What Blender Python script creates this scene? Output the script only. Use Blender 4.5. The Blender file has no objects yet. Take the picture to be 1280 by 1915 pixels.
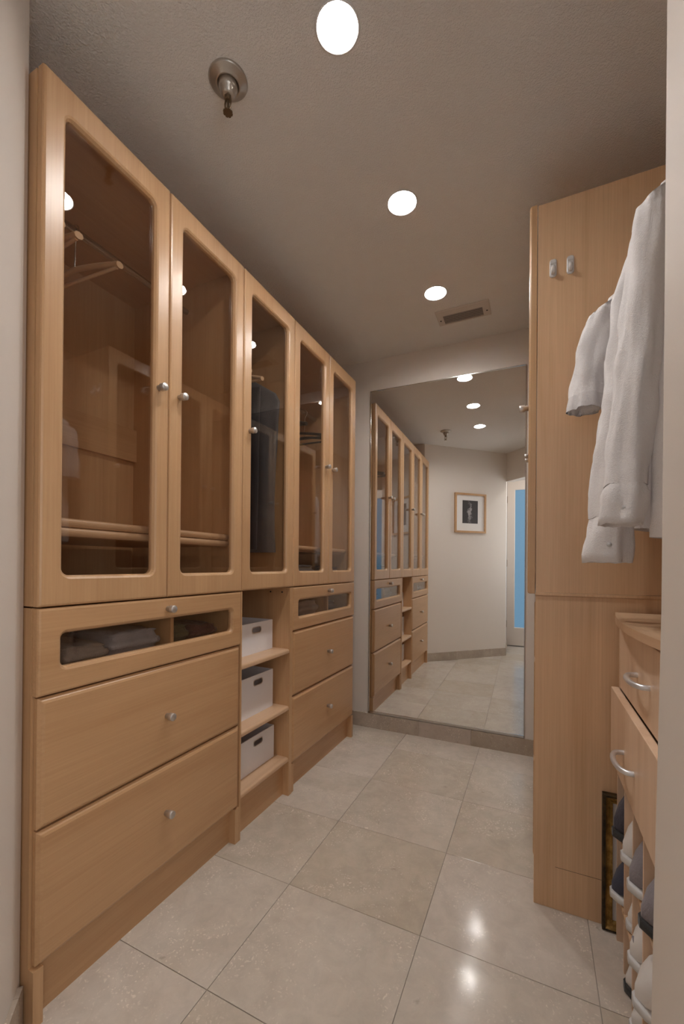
import bpy, bmesh, math, random
from mathutils import Vector, Matrix, Euler, noise
random.seed(7)
PI = math.pi
SC = bpy.context.scene
COL = SC.collection

# ------------------------------------------------------------------ camera
CAM = Vector((1.0345, 0.0, 1.0735))
yaw, pit, rol = math.radians(25.2306), math.radians(0.1644), math.radians(0.4715)
r_ = Vector((math.cos(yaw), math.sin(yaw), 0))
fw = Vector((-math.sin(yaw)*math.cos(pit), math.cos(yaw)*math.cos(pit), math.sin(pit)))
up = r_.cross(fw)
r2 = r_*math.cos(rol)+up*math.sin(rol)
u2 = up*math.cos(rol)-r_*math.sin(rol)
cd = bpy.data.cameras.new('camera')
cam = bpy.data.objects.new('camera', cd)
COL.objects.link(cam)
cam.matrix_world = Matrix(((r2.x, u2.x, -fw.x, CAM.x), (r2.y, u2.y, -fw.y, CAM.y), (r2.z, u2.z, -fw.z, CAM.z), (0, 0, 0, 1)))
cd.sensor_fit = 'HORIZONTAL'
cd.sensor_width = 36.0
cd.lens = 776.956/1280*36
cd.shift_x = 2.005/1280
cd.shift_y = 97.16/1280
cd.clip_start = 0.02
SC.camera = cam

# ------------------------------------------------------------------ world, exposure
w = bpy.data.worlds.new('world')
SC.world = w
w.use_nodes = True
w.node_tree.nodes['Background'].inputs[0].default_value = (0.50, 0.52, 0.56, 1)
w.node_tree.nodes['Background'].inputs[1].default_value = 0.05
SC.view_settings.view_transform = 'Standard'
SC.view_settings.look = 'None'
SC.view_settings.exposure = 0.07
SC.view_settings.gamma = 1.0
SC.view_settings.use_curve_mapping = False
SC.cycles.use_denoising = True
SC.cycles.max_bounces = 16
SC.cycles.diffuse_bounces = 8
SC.cycles.glossy_bounces = 8
SC.cycles.transparent_max_bounces = 32
SC.cycles.transmission_bounces = 8
SC.cycles.sample_clamp_indirect = 30.0
SC.cycles.blur_glossy = 0.2
LAMP_W = 215.0        # radiance of each domed downlight lens
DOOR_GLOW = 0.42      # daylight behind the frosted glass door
HALL_FILL = 4.0  # strength of the added passage fill light
WINDOW_FILL = 2.7           # glow of the added fill pane behind the camera

# ------------------------------------------------------------------ materials
def lin(c):
    return tuple(((x/255+0.055)/1.055)**2.4 if x/255 > 0.04045 else x/255/12.92 for x in c)

class NT:
    def __init__(s, name):
        s.m = bpy.data.materials.new(name); s.m.use_nodes = True
        s.t = s.m.node_tree; s.b = s.t.nodes['Principled BSDF']; s.out = s.t.nodes['Material Output']
    def n(s, typ, **kw):
        x = s.t.nodes.new(typ)
        for k, v in kw.items():
            if k.startswith('i_'):
                x.inputs[k[2:].replace('_', ' ')].default_value = v
            else: setattr(x, k, v)
        return x
    def l(s, a, b): s.t.links.new(a, b)
    def coords(s, scale, obj_random=True):
        g = s.n('ShaderNodeNewGeometry')
        mp = s.n('ShaderNodeMapping'); mp.inputs['Scale'].default_value = scale
        if obj_random:
            oi = s.n('ShaderNodeObjectInfo')
            mul = s.n('ShaderNodeVectorMath', operation='SCALE'); mul.inputs['Scale'].default_value = 37.0
            cx = s.n('ShaderNodeCombineXYZ')
            for k in range(3): s.l(oi.outputs['Random'], cx.inputs[k])
            s.l(cx.outputs[0], mul.inputs[0])
            ad = s.n('ShaderNodeVectorMath', operation='ADD')
            s.l(g.outputs['Position'], ad.inputs[0]); s.l(mul.outputs[0], ad.inputs[1])
            s.l(ad.outputs[0], mp.inputs['Vector'])
        else: s.l(g.outputs['Position'], mp.inputs['Vector'])
        return mp.outputs[0]
    def noise(s, vec, scale, detail=3, rough=.5, dist=0):
        n = s.n('ShaderNodeTexNoise'); n.inputs['Scale'].default_value = scale; n.inputs['Detail'].default_value = detail
        n.inputs['Roughness'].default_value = rough; n.inputs['Distortion'].default_value = dist
        s.l(vec, n.inputs['Vector']); return n.outputs['Fac']
    def ramp(s, fac, stops):
        r = s.n('ShaderNodeValToRGB'); e = r.color_ramp.elements
        while len(e) < len(stops): e.new(.5)
        for k, (p, c) in enumerate(stops):
            e[k].position = p; e[k].color = (*c, 1) if len(c) == 3 else c
        s.l(fac, r.inputs[0]); return r.outputs[0]
    def mix(s, fac, a, b, mode='MIX'):
        m = s.n('ShaderNodeMix', data_type='RGBA', blend_type=mode)
        if isinstance(fac, (int, float)): m.inputs[0].default_value = fac
        else: s.l(fac, m.inputs[0])
        for v, i in ((a, 6), (b, 7)):
            if isinstance(v, tuple): m.inputs[i].default_value = (*v, 1)
            else: s.l(v, m.inputs[i])
        return m.outputs[2]
    def bump(s, h, strength=.2, dist=.001):
        b = s.n('ShaderNodeBump'); b.inputs['Strength'].default_value = strength; b.inputs['Distance'].default_value = dist
        s.l(h, b.inputs['Height']); s.l(b.outputs[0], s.b.inputs['Normal'])

def simple(name, col, rough=.5, metal=0, spec=.5, bump=None, coat=0, var=0.0):
    s = NT(name); s.b.inputs['Base Color'].default_value = (*col, 1)
    s.b.inputs['Roughness'].default_value = rough; s.b.inputs['Metallic'].default_value = metal
    s.b.inputs['Specular IOR Level'].default_value = spec
    s.b.inputs['Coat Weight'].default_value = coat; s.b.inputs['Coat Roughness'].default_value = .15
    v = s.coords((1, 1, 1))
    if var:
        c = s.mix(s.noise(v, 9, 3), tuple(x*(1-var) for x in col), tuple(min(1, x*(1+var)) for x in col)); s.l(c, s.b.inputs['Base Color'])
    if bump: s.bump(s.noise(v, bump[0], 3), bump[1], bump[2])
    return s.m

def wood(name, axis, base, rough=.33, var=1.0):
    s = NT(name)
    sc = {'z': (7, 7, .55), 'y': (7, .55, 7), 'x': (.55, 7, 7)}[axis]
    v = s.coords(sc)
    n1 = s.noise(v, 2.2, 4, .55, .6)
    fine = s.noise(s.coords(tuple(x*(1 if x < 1 else 5) for x in sc)), 5, 3, .6, .1)
    pores = s.noise(s.coords(tuple(x*(2.5 if x < 1 else 16) for x in sc)), 6, 2, .5)
    lo = tuple(x*k for x, k in zip(base, (.86, .80, .74))); hi = tuple(min(1, x*k) for x, k in zip(base, (1.07, 1.08, 1.08)))
    c = s.ramp(n1, [(.32, lo), (.5, base), (.7, hi)])
    c = s.mix(.45*var, c, s.ramp(fine, [(.3, lo), (.7, hi)]))
    f2 = s.ramp(pores, [(.60, (0, 0, 0)), (.75, (1, 1, 1))])
    fm = s.n('ShaderNodeMath', operation='MULTIPLY'); fm.inputs[1].default_value = .22*var; s.l(f2, fm.inputs[0])
    c = s.mix(fm.outputs[0], c, tuple(x*.62 for x in base))
    s.l(c, s.b.inputs['Base Color'])
    s.b.inputs['Roughness'].default_value = rough
    s.b.inputs['Specular IOR Level'].default_value = .5
    s.b.inputs['Coat Weight'].default_value = .10; s.b.inputs['Coat Roughness'].default_value = .28
    s.bump(fine, .06, .0006)
    return s.m

MAPLE = (.565, .350, .185)
M = {}
M['wood_v'] = wood('maple_vertical', 'z', MAPLE)
M['wood_h'] = wood('maple_horizontal', 'y', tuple(a*b for a, b in zip(MAPLE, (.97, .95, .93))))
M['wood_x'] = wood('maple_depthwise', 'x', MAPLE)
M['wood_edge'] = wood('maple_shelf', 'y', (.64, .43, .27), .4, .5)
M['wood_panel'] = wood('maple_side_panel', 'z', (.70, .465, .28), .38, 1.2)
M['wood_pale'] = wood('pale_maple', 'z', (.74, .54, .385), .42, .7)
M['wood_in'] = wood('maple_interior', 'z', (.56, .345, .18), .5)
M['hanger_wood'] = wood('hanger_wood', 'x', (.70, .50, .32), .35, .5)
M['nickel'] = simple('satin_nickel', (.66, .63, .60), .42, .85)
M['chrome'] = simple('chrome', (.55, .53, .51), .18, 1)
M['silver'] = simple('silver_paint', (.72, .72, .74), .33, .7)
M['wall'] = simple('wall_paint', (.72, .665, .605), .6, bump=(180, .15, .0008))
M['white_trim'] = simple('white_paint', (.62, .555, .50), .4)
M['dark_gap'] = simple('shadow_gap', (.04, .028, .02), .8)
M['box_paper'] = simple('box_white', (.84, .84, .87), .6, bump=(300, .1, .0004), var=.03)
M['box_band'] = simple('box_grey', (.40, .39, .38), .65, var=.03)
M['box_in'] = simple('box_inside', (.22, .21, .21), .7)
M['black_plastic'] = simple('black_plastic', (.018, .018, .02), .4)
M['vent_metal'] = simple('vent_metal', (.64, .58, .52), .45, var=.05)
M['vent_slat'] = simple('vent_slat', (.30, .26, .23), .5)
M['vent_dark'] = simple('vent_dark', (.03, .026, .022), .7)
M['aged'] = simple('aged_chrome', (.50, .46, .41), .30, .75, bump=(120, .4, .001), var=.3)
M['aged_dark'] = simple('aged_brass', (.19, .14, .09), .4, .8, var=.3)
M['lamp_trim'] = simple('lamp_trim', (.8, .78, .76), .4)
M['mat_board'] = simple('mat_board', (.80, .78, .76), .7)

# wall / ceiling
s = NT('ceiling_texture')
s.b.inputs['Base Color'].default_value = (.85, .835, .805, 1); s.b.inputs['Roughness'].default_value = .75
v = s.coords((1, 1, 1), False)
h = s.mix(.5, s.noise(v, 120, 4, .6), s.ramp(s.noise(v, 210, 3, .6), [(.42, (0, 0, 0)), (.62, (1, 1, 1))]))
s.bump(h, .62, .006)
M['ceiling'] = s.m

# marble floor tiles
def marble(name, a, b, c2, rough=.115):
    s = NT(name); v = s.coords((1, 1, 1)); oi = s.n('ShaderNodeObjectInfo')
    big = s.noise(v, 3.2, 5, .6, .8)
    col = s.ramp(big, [(.30, a), (.52, b), (.72, c2)])
    med = s.ramp(s.noise(v, 16, 6, .7, .5), [(.38, tuple(x*.86 for x in b)), (.62, tuple(min(1, x*1.10) for x in b))])
    col = s.mix(.5, col, med)
    tone = s.ramp(oi.outputs['Random'], [(0, (.89, .86, .80)), (.5, (.99, .985, .97)), (1, (1.06, 1.05, 1.06))])
    col = s.mix(1.0, col, tone, 'MULTIPLY')
    # fossil flecks, clustered
    vo = s.n('ShaderNodeTexVoronoi'); vo.inputs['Scale'].default_value = 95; vo.inputs['Randomness'].default_value = 1
    vd = s.n('ShaderNodeVectorMath', operation='ADD')
    nz = s.n('ShaderNodeTexNoise'); nz.inputs['Scale'].default_value = 30; nz.inputs['Detail'].default_value = 3; s.l(v, nz.inputs['Vector'])
    sc_ = s.n('ShaderNodeVectorMath', operation='SCALE'); sc_.inputs['Scale'].default_value = .05; s.l(nz.outputs['Color'], sc_.inputs[0])
    s.l(v, vd.inputs[0]); s.l(sc_.outputs[0], vd.inputs[1]); s.l(vd.outputs[0], vo.inputs['Vector'])
    fle = s.ramp(vo.outputs['Distance'], [(.16, (1, 1, 1)), (.34, (0, 0, 0))])
    clu = s.ramp(s.noise(v, 5.5, 4, .65, 1.0), [(.46, (0, 0, 0)), (.62, (1, 1, 1))])
    f = s.mix(1.0, fle, clu, 'MULTIPLY')
    fb = s.n('ShaderNodeMath', operation='MULTIPLY'); fb.inputs[1].default_value = .75; s.l(f, fb.inputs[0])
    col = s.mix(fb.outputs[0], col, (.80, .73, .63))
    # small dark pits
    vo2 = s.n('ShaderNodeTexVoronoi'); vo2.inputs['Scale'].default_value = 9; s.l(vd.outputs[0], vo2.inputs['Vector'])
    pit_ = s.ramp(vo2.outputs['Distance'], [(.03, (1, 1, 1)), (.075, (0, 0, 0))])
    pm = s.n('ShaderNodeMath', operation='MULTIPLY'); pm.inputs[1].default_value = .35; s.l(pit_, pm.inputs[0])
    col = s.mix(pm.outputs[0], col, (.20, .155, .11))
    s.l(col, s.b.inputs['Base Color'])
    rr = s.ramp(s.noise(v, 24, 4, .6), [(.3, (rough*.8,)*3), (.7, (rough*1.5,)*3)])
    s.l(rr, s.b.inputs['Roughness'])
    s.b.inputs['Specular IOR Level'].default_value = .5
    s.bump(s.noise(v, 11, 3), .05, .004)
    return s.m
M['tile'] = marble('floor_marble', (.45, .395, .33), (.56, .505, .44), (.64, .59, .53))
M['base_tile'] = marble('baseboard_marble', (.33, .27, .215), (.43, .365, .30), (.50, .43, .37), .3)
M['grout'] = simple('grout', (.38, .33, .28), .9)

# glass: thin pane
def pane_mat(name, tint, refl=1.0):
    s = NT(name); s.t.nodes.remove(s.b)
    tr = s.n('ShaderNodeBsdfTransparent'); tr.inputs[0].default_value = (*tint, 1)
    gl = s.n('ShaderNodeBsdfGlossy'); gl.inputs['Roughness'].default_value = 0.0; gl.inputs[0].default_value = (refl, refl, refl, 1)
    lw = s.n('ShaderNodeLayerWeight'); lw.inputs[0].default_value = .5
    pw = s.n('ShaderNodeMath', operation='POWER'); s.l(lw.outputs['Facing'], pw.inputs[0]); pw.inputs[1].default_value = 5.0
    fr = s.n('ShaderNodeMath', operation='MULTIPLY_ADD'); s.l(pw.outputs[0], fr.inputs[0]); fr.inputs[1].default_value = .955; fr.inputs[2].default_value = .043
    mx = s.n('ShaderNodeMixShader'); s.l(fr.outputs[0], mx.inputs[0]); s.l(tr.outputs[0], mx.inputs[1]); s.l(gl.outputs[0], mx.inputs[2])
    s.l(mx.outputs[0], s.out.inputs[0]); return s.m
M['pane'] = pane_mat('door_glass', (.93, .91, .885))
M['acrylic'] = simple('clear_acrylic', (.88, .86, .84), .25)
M['acrylic'].node_tree.nodes['Principled BSDF'].inputs['Transmission Weight'].default_value = .35
s = NT('mirror_silver'); s.b.inputs['Base Color'].default_value = (.90, .905, .895, 1); s.b.inputs['Metallic'].default_value = 1; s.b.inputs['Roughness'].default_value = .0
M['mirror'] = s.m
s = NT('lamp_lens'); s.b.inputs['Base Color'].default_value = (.9, .9, .9, 1)
s.b.inputs['Emission Color'].default_value = (1, .975, .95, 1); s.b.inputs['Emission Strength'].default_value = LAMP_W
M['lens'] = s.m
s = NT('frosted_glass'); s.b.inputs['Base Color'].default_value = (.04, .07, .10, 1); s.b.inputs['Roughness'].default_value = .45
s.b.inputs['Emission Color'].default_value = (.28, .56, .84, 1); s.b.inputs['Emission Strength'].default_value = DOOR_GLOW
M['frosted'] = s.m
s = NT('fill_pane'); s.b.inputs['Base Color'].default_value = (.6, .6, .6, 1)
s.b.inputs['Emission Color'].default_value = (.96, .97, 1, 1); s.b.inputs['Emission Strength'].default_value = WINDOW_FILL
M['day_fill'] = s.m  # glowing pane added as fill light, out of view
# fabrics
def fabric(name, col, sc_=400, var=.06, rough=.85, big=.3):
    s = NT(name); v = s.coords((1, 1, 1))
    c = s.mix(s.noise(v, 14, 4), tuple(x*(1-var) for x in col), tuple(min(1, x*(1+var)) for x in col))
    s.l(c, s.b.inputs['Base Color']); s.b.inputs['Roughness'].default_value = rough
    s.b.inputs['Sheen Weight'].default_value = .15
    h = s.mix(.4, s.noise(v, 22, 4, .55, .3), s.noise(v, sc_, 2))
    s.bump(h, big, .009)
    return s.m
M['shirt'] = fabric('white_cotton', (.86, .84, .845), var=.02, big=.45)
M['shirt_in'] = fabric('white_cotton_band', (.74, .72, .725), var=.02)
M['black_cloth'] = fabric('black_cloth', (.022, .023, .03), 300, .2)
M['grey_cloth'] = fabric('charcoal_cloth', (.075, .075, .085), 300, .2)
M['lightgrey_cloth'] = fabric('light_grey_cloth', (.36, .35, .38), 300, .25, big=.8)
M['beige_cloth'] = fabric('taupe_cloth', (.30, .25, .22), 300, .2, big=.8)
M['olive_cloth'] = fabric('olive_cloth', (.10, .095, .05), 300, .2, big=.8)
M['plum_cloth'] = fabric('maroon_cloth', (.09, .035, .035), 120, .5, big=.8)
M['navy'] = fabric('navy_suede', (.035, .042, .075), 400, .2)
M['navy_knit'] = fabric('dark_knit', (.045, .042, .06), 90, .5, big=.8)
M['shoe_white'] = simple('white_leather', (.72, .71, .70), .45, bump=(60, .2, .001), var=.04)
M['shoe_sole'] = simple('pale_rubber', (.62, .62, .62), .55)
M['shoe_grey'] = fabric('grey_mesh', (.25, .23, .255), 200, .15)
M['shoe_dark'] = fabric('black_mesh', (.03, .03, .03), 200, .2)
M['gold'] = None
s = NT('antique_gold'); v = s.coords((1, 1, 1))
c = s.ramp(s.noise(v, 22, 5, .65), [(.30, (.05, .03, .01)), (.5, (.36, .22, .06)), (.68, (.75, .52, .18))])
s.l(c, s.b.inputs['Base Color']); s.b.inputs['Metallic'].default_value = .35; s.b.inputs['Roughness'].default_value = .3; s.bump(s.noise(v, 90, 4), .3, .002)
M['gold'] = s.m
s = NT('antique_gold_dark'); v = s.coords((1, 1, 1))
c = s.ramp(s.noise(v, 18, 5, .65), [(.4, (.015, .01, .004)), (.8, (.13, .08, .025))])
s.l(c, s.b.inputs['Base Color']); s.b.inputs['Metallic'].default_value = .5; s.b.inputs['Roughness'].default_value = .4
M['gold_dark'] = s.m

# ------------------------------------------------------------------ mesh helpers (world coordinates in, origin moved on build)
class MB:
    def __init__(s): s.v = []; s.f = []; s.sm = []
    def add(s, vs, fs, smooth=False):
        o = len(s.v); s.v += [tuple(x) for x in vs]; s.f += [tuple(i+o for i in f) for f in fs]; s.sm += [smooth]*len(fs)
        return s
    def box(s, x0, x1, y0, y1, z0, z1, b=0.0):
        if b <= 0:
            vs = [(x, y, z) for z in (z0, z1) for y in (y0, y1) for x in (x0, x1)]
            fs = [(0, 2, 3, 1), (4, 5, 7, 6), (0, 1, 5, 4), (2, 6, 7, 3), (0, 4, 6, 2), (1, 3, 7, 5)]
            return s.add(vs, fs)
        bm = bmesh.new(); bmesh.ops.create_cube(bm, size=1)
        for v in bm.verts: v.co = Vector(((x0+x1)/2+v.co.x*(x1-x0), (y0+y1)/2+v.co.y*(y1-y0), (z0+z1)/2+v.co.z*(z1-z0)))
        bmesh.ops.bevel(bm, geom=bm.edges[:], offset=b, segments=2, profile=.5, affect='EDGES')
        s.bm(bm); return s
    def bm(s, bm, smooth=False, mat=None):
        bm.verts.index_update()
        s.add([(mat @ v.co if mat else v.co) for v in bm.verts], [[v.index for v in f.verts] for f in bm.faces], smooth); bm.free()
    def rings(s, rings, closed=True, cap=False, smooth=True, loop=False):
        n = len(rings[0]); vs = [p for r in rings for p in r]; fs = []
        R = len(rings)
        for i in range(R if loop else R-1):
            a, b = i*n, ((i+1) % R)*n
            for k in range(n if closed else n-1):
                k2 = (k+1) % n
                fs.append((a+k, a+k2, b+k2, b+k))
        s.add(vs, fs, smooth)
        if cap:
            s.add(rings[0], [tuple(range(n))[::-1]], False); s.add(rings[-1], [tuple(range(n))], False)
        return s
    def tube(s, pts, r, n=10, cap=True, smooth=True, flat=1.0):
        pts = [Vector(p) for p in pts]; rr = r if isinstance(r, (list, tuple)) else [r]*len(pts)
        rings = []; prev = None
        for i, p in enumerate(pts):
            t = (pts[min(i+1, len(pts)-1)]-pts[max(i-1, 0)]).normalized()
            if prev is None:
                a = Vector((0, 0, 1)) if abs(t.z) < .9 else Vector((1, 0, 0)); a = (a-t*a.dot(t)).normalized()
            else: a = (prev-t*prev.dot(t)).normalized()
            prev = a; b = t.cross(a)
            rings.append([p+(a*math.cos(q)*flat+b*math.sin(q))*rr[i] for q in [2*PI*k/n for k in range(n)]])
        return s.rings(rings, cap=cap, smooth=smooth)
    def lathe(s, prof, o, axis=(0, 0, 1), n=24, smooth=True):
        ax = Vector(axis).normalized(); a = Vector((1, 0, 0)) if abs(ax.x) < .9 else Vector((0, 1, 0)); a = (a-ax*a.dot(ax)).normalized(); b = ax.cross(a); o = Vector(o)
        return s.rings([[o+ax*h+(a*math.cos(2*PI*k/n)+b*math.sin(2*PI*k/n))*max(r, 1e-5) for k in range(n)] for r, h in prof], smooth=smooth)
    def build(s, name, mat, parent=None, origin=None, autosmooth=True):
        me = bpy.data.meshes.new(name)
        o_ = Vector(origin) if origin is not None else (Vector(parent['_o']) if parent is not None else Vector((0, 0, 0)))
        me.from_pydata([tuple(Vector(v)-o_) for v in s.v], [], s.f)
        bm = bmesh.new(); bm.from_mesh(me); bmesh.ops.recalc_face_normals(bm, faces=bm.faces[:]); bm.to_mesh(me); bm.free()
        for p, sm in zip(me.polygons, s.sm): p.use_smooth = sm
        me.materials.append(mat); me.update()
        ob = bpy.data.objects.new(name, me); COL.objects.link(ob)
        if parent is not None:
            ob.parent = parent
            ob.location = (0, 0, 0)
        else: ob.location = o_
        ob['_o'] = tuple(o_)
        return ob
def bx(*a): return MB().box(*a)

def thing(name, label, cat, loc, group=None, kind=None):
    o = bpy.data.objects.new(name, None); COL.objects.link(o); o.location = loc; o['_o'] = tuple(loc); o.empty_display_size = .05
    if label: o['label'] = label
    if cat: o['category'] = cat
    if group: o['group'] = group
    if kind: o['kind'] = kind
    return o
def tag(o, label, cat, group=None):
    o['label'] = label; o['category'] = cat
    if group: o['group'] = group
    return o
def struct(name, mb, mat, origin=None):
    o = mb.build(name, mat, None, origin); o['kind'] = 'structure'; return o

def rrect(a0, a1, b0, b1, r, n=5):
    pts = []
    for (ca, cb, st) in ((a1-r, b1-r, 0), (a0+r, b1-r, PI/2), (a0+r, b0+r, PI), (a1-r, b0+r, 1.5*PI)):
        for k in range(n+1):
            t = st+PI/2*k/n; pts.append((ca+r*math.cos(t), cb+r*math.sin(t)))
    return pts
def framed(mb, X, d, y0, y1, z0, z1, oy0, oy1, oz0, oz1, r, t=.022, lip=.009, eb=.006):
    """slab with rounded opening. X = back plane, d = +1/-1 outward direction"""
    P = lambda pts, x: [(X+d*x, a, b) for a, b in pts]
    R = [P(rrect(y0, y1, z0, z1, .0015), .0), P(rrect(y0, y1, z0, z1, .0015), t-eb),
         P(rrect(y0+eb*.3, y1-eb*.3, z0+eb*.3, z1-eb*.3, .002), t-eb*.3), P(rrect(y0+eb, y1-eb, z0+eb, z1-eb, .003), t),
         P(rrect(oy0-lip, oy1+lip, oz0-lip, oz1+lip, r+lip), t), P(rrect(oy0-lip*.45, oy1+lip*.45, oz0-lip*.45, oz1+lip*.45, r+lip*.4), t-.003),
         P(rrect(oy0, oy1, oz0, oz1, r), t-.010), P(rrect(oy0, oy1, oz0, oz1, r), .0)]
    mb.rings(R, smooth=False, loop=True)
    return mb
def drawer_slab(mb, X, d, y0, y1, z0, z1, t=.022, bv=.0125):
    P = lambda pts, x: [(X+d*x, a, b) for a, b in pts]
    R = [P(rrect(y0, y1, z0, z1, .0015, 2), 0), P(rrect(y0, y1, z0, z1, .0015, 2), t-bv*.8), P(rrect(y0+bv*.55, y1-bv*.55, z0+bv*.55, z1-bv*.55, .002, 2), t-bv*.25),
         P(rrect(y0+bv, y1-bv, z0+bv, z1-bv, .003, 2), t)]
    mb.rings(R, cap=True, smooth=False); return mb
def knob(X, d, y, z, parent):
    m = MB(); m.lathe([(0, 0), (.0085, 0), (.0085, .012), (.0112, .013), (.0116, .0275), (.0108, .029), (0, .029)], (X, y, z), (d, 0, 0), 20)
    return m.build('knob', M['nickel'], parent)

# ------------------------------------------------------------------ room shell
H = 2.44
bd = math.radians(.7666)
YB = 2.5865
def far(x, off=0.0):   # point on the far wall plane, off = out of the wall into the room
    return (x+off*math.sin(bd), YB+x*math.tan(bd)-off*math.cos(bd))
# far wall as a slab along the slightly turned line
a = far(-.64); b = far(1.74)
def prism(poly, z0, z1):
    m = MB(); n = len(poly)
    vs = [(x, y, z0) for x, y in poly]+[(x, y, z1) for x, y in poly]
    m.add(vs, [tuple(range(n))[::-1], tuple(range(n, 2*n))]+[(k, (k+1) % n, n+(k+1) % n, n+k) for k in range(n)]); return m
struct('wall_far', prism([a, b, (b[0], b[1]+.12), (a[0], a[1]+.12)], 0, H), M['wall'])
struct('wall_left', bx(-.74, -.64, .45, 2.72, 0, H), M['wall'])
# angled wall with the picture : line .718x+.766y = .390
dv = Vector((.7296, -.6839, 0)).normalized(); nv = Vector((.6839, .7296, 0)).normalized()
dv = Vector((.766, -.718, 0)).normalized(); nv = Vector((.718, .766, 0)).normalized()
P0 = Vector((-.0125, .5257, 0))+Vector((0, 0, 0))
def ang(s_, off=0.0): p = P0+dv*s_+nv*off; return (p.x, p.y)
S0, S1 = -.055, 1.075
struct('wall_near', prism([ang(S0), ang(S1), ang(S1, -.12), (-.64, .45), (-.64, .52)], 0, H), M['wall'])
c1 = ang(S1)
# passage side wall, door wall, right walls
struct('wall_passage', prism([(c1[0]-.001, c1[1]), (c1[0]-.012, -.88), (c1[0]-.11, -.88), (c1[0]-.105, c1[1]-.03)], 0, H), M['wall'])
m = MB()
DX0, DX1, DZ = .757, 1.52, 2.235
m.box(.62, DX0-.004, -.98, -.88, 0, H); m.box(DX0-.004, DX1+.004, -.98, -.88, DZ+.012, H); m.box(DX1+.004, 1.80, -.98, -.88, 0, H)
struct('wall_behind_camera', m, M['wall'])
wy0, wy1, wz0, wz1 = -.80, .02, .85, 2.05
m = MB(); m.box(1.70, 1.80, -.88, wy0, 0, H); m.box(1.70, 1.80, wy1, .30, 0, H); m.box(1.70, 1.80, wy0, wy1, 0, wz0); m.box(1.70, 1.80, wy0, wy1, wz1, H)
struct('wall_passage_right', m, M['wall'])
wn = thing('fill_window_1', None, None, (1.74, wy0, wz0), kind='structure')  # added opening with a glowing pane, unseen, to brighten the closet
m = MB()
for b4 in ((wy0, wy0+.03, wz0, wz1), (wy1-.03, wy1, wz0, wz1), (wy0+.03, wy1-.03, wz0, wz0+.03), (wy0+.03, wy1-.03, wz1-.03, wz1), (wy0+.03, wy1-.03, 1.435, 1.465)): m.box(1.715, 1.745, *b4)
m.build('fill_frame', M['white_trim'], wn)
bx(1.732, 1.738, wy0+.02, wy1-.02, wz0+.02, wz1-.02).build('pane', M['day_fill'], wn)
# right wall block (slightly out of plumb at its free corner)
m = MB(); n4 = [(1.222, .84), (1.222, .27), (1.70, .27), (1.70, .84)]
zs = [(0, -.016), (.5, -.010), (1.0, -.002), (1.6, .0), (H, .002)]
m.rings([[(x+(dx if k < 2 else 0), y, z) for k, (x, y) in enumerate(n4)] for z, dx in zs], cap=True, smooth=False)
struct('wall_right_corner', m, M['wall'])
struct('wall_right', bx(1.70, 1.80, .30, 2.74, 0, H), M['wall'])
LAMPS = ((.568, .943), (.568, 1.505), (.568, 2.075))
bm = bmesh.new(); ed = []
def loop_edges(pts):
    vs = [bm.verts.new((x, y, H)) for x, y in pts]
    for k in range(len(vs)): ed.append(bm.edges.new((vs[k], vs[(k+1) % len(vs)])))
loop_edges([(-.74, -.98), (1.80, -.98), (1.80, 2.75), (-.74, 2.75)])
for lx, ly in LAMPS: loop_edges([(lx+.0535*math.cos(2*PI*k/32), ly+.0535*math.sin(2*PI*k/32)) for k in range(32)])
bmesh.ops.triangle_fill(bm, use_beauty=True, use_dissolve=False, edges=ed)
g = bmesh.ops.extrude_face_region(bm, geom=bm.faces[:]); bmesh.ops.translate(bm, verts=[v for v in g['geom'] if isinstance(v, bmesh.types.BMVert)], vec=(0, 0, .06))
m = MB(); m.bm(bm); m.box(-.74, 1.80, -.98, 2.75, H+.061, H+.10)
struct('ceiling', m, M['ceiling'])
# header over the closet opening
h0 = Vector((c1[0], c1[1], 0)); h1 = Vector((1.222, .27, 0)); q = (h1-h0).normalized(); nn = Vector((q.y, -q.x, 0))*.10
struct('trim_1', prism([(h0.x, h0.y), (h1.x, h1.y), ((h1+nn).x, (h1+nn).y), ((h0+nn).x, (h0+nn).y)], 2.10, H), M['wall'])

# floor: slab plus single tiles
fl = struct('floor', bx(-.74, 1.80, -.98, 2.75, -.06, -.003), M['grout'])
xs = [-.70, -.604, -.1575, .289, .7355, 1.182, 1.6285, 1.75]
ys = [-.93, -.73, -.345, .04, .425, .81, 1.195, 1.58, 1.965, 2.35, 2.70]
cache = {}
for i in range(len(xs)-1):
    for j in range(len(ys)-1):
        x0, x1, y0, y1 = xs[i]+.0009, xs[i+1]-.0009, ys[j]+.0009, ys[j+1]-.0009
        if x1 < -.17: continue
        if x1 < .30 and y1 < .43: continue
        key = (round(x1-x0, 4), round(y1-y0, 4))
        if key not in cache:
            mm = MB().box(0, x1-x0, 0, y1-y0, -.003, 0, .0006); ob = mm.build('tile', M['tile'], fl, origin=(0, 0, 0)); cache[key] = ob
        else:
            ob = cache[key].copy(); COL.objects.link(ob); ob.parent = fl
        ob.location = (x0, y0, random.uniform(0, .0003))

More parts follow.
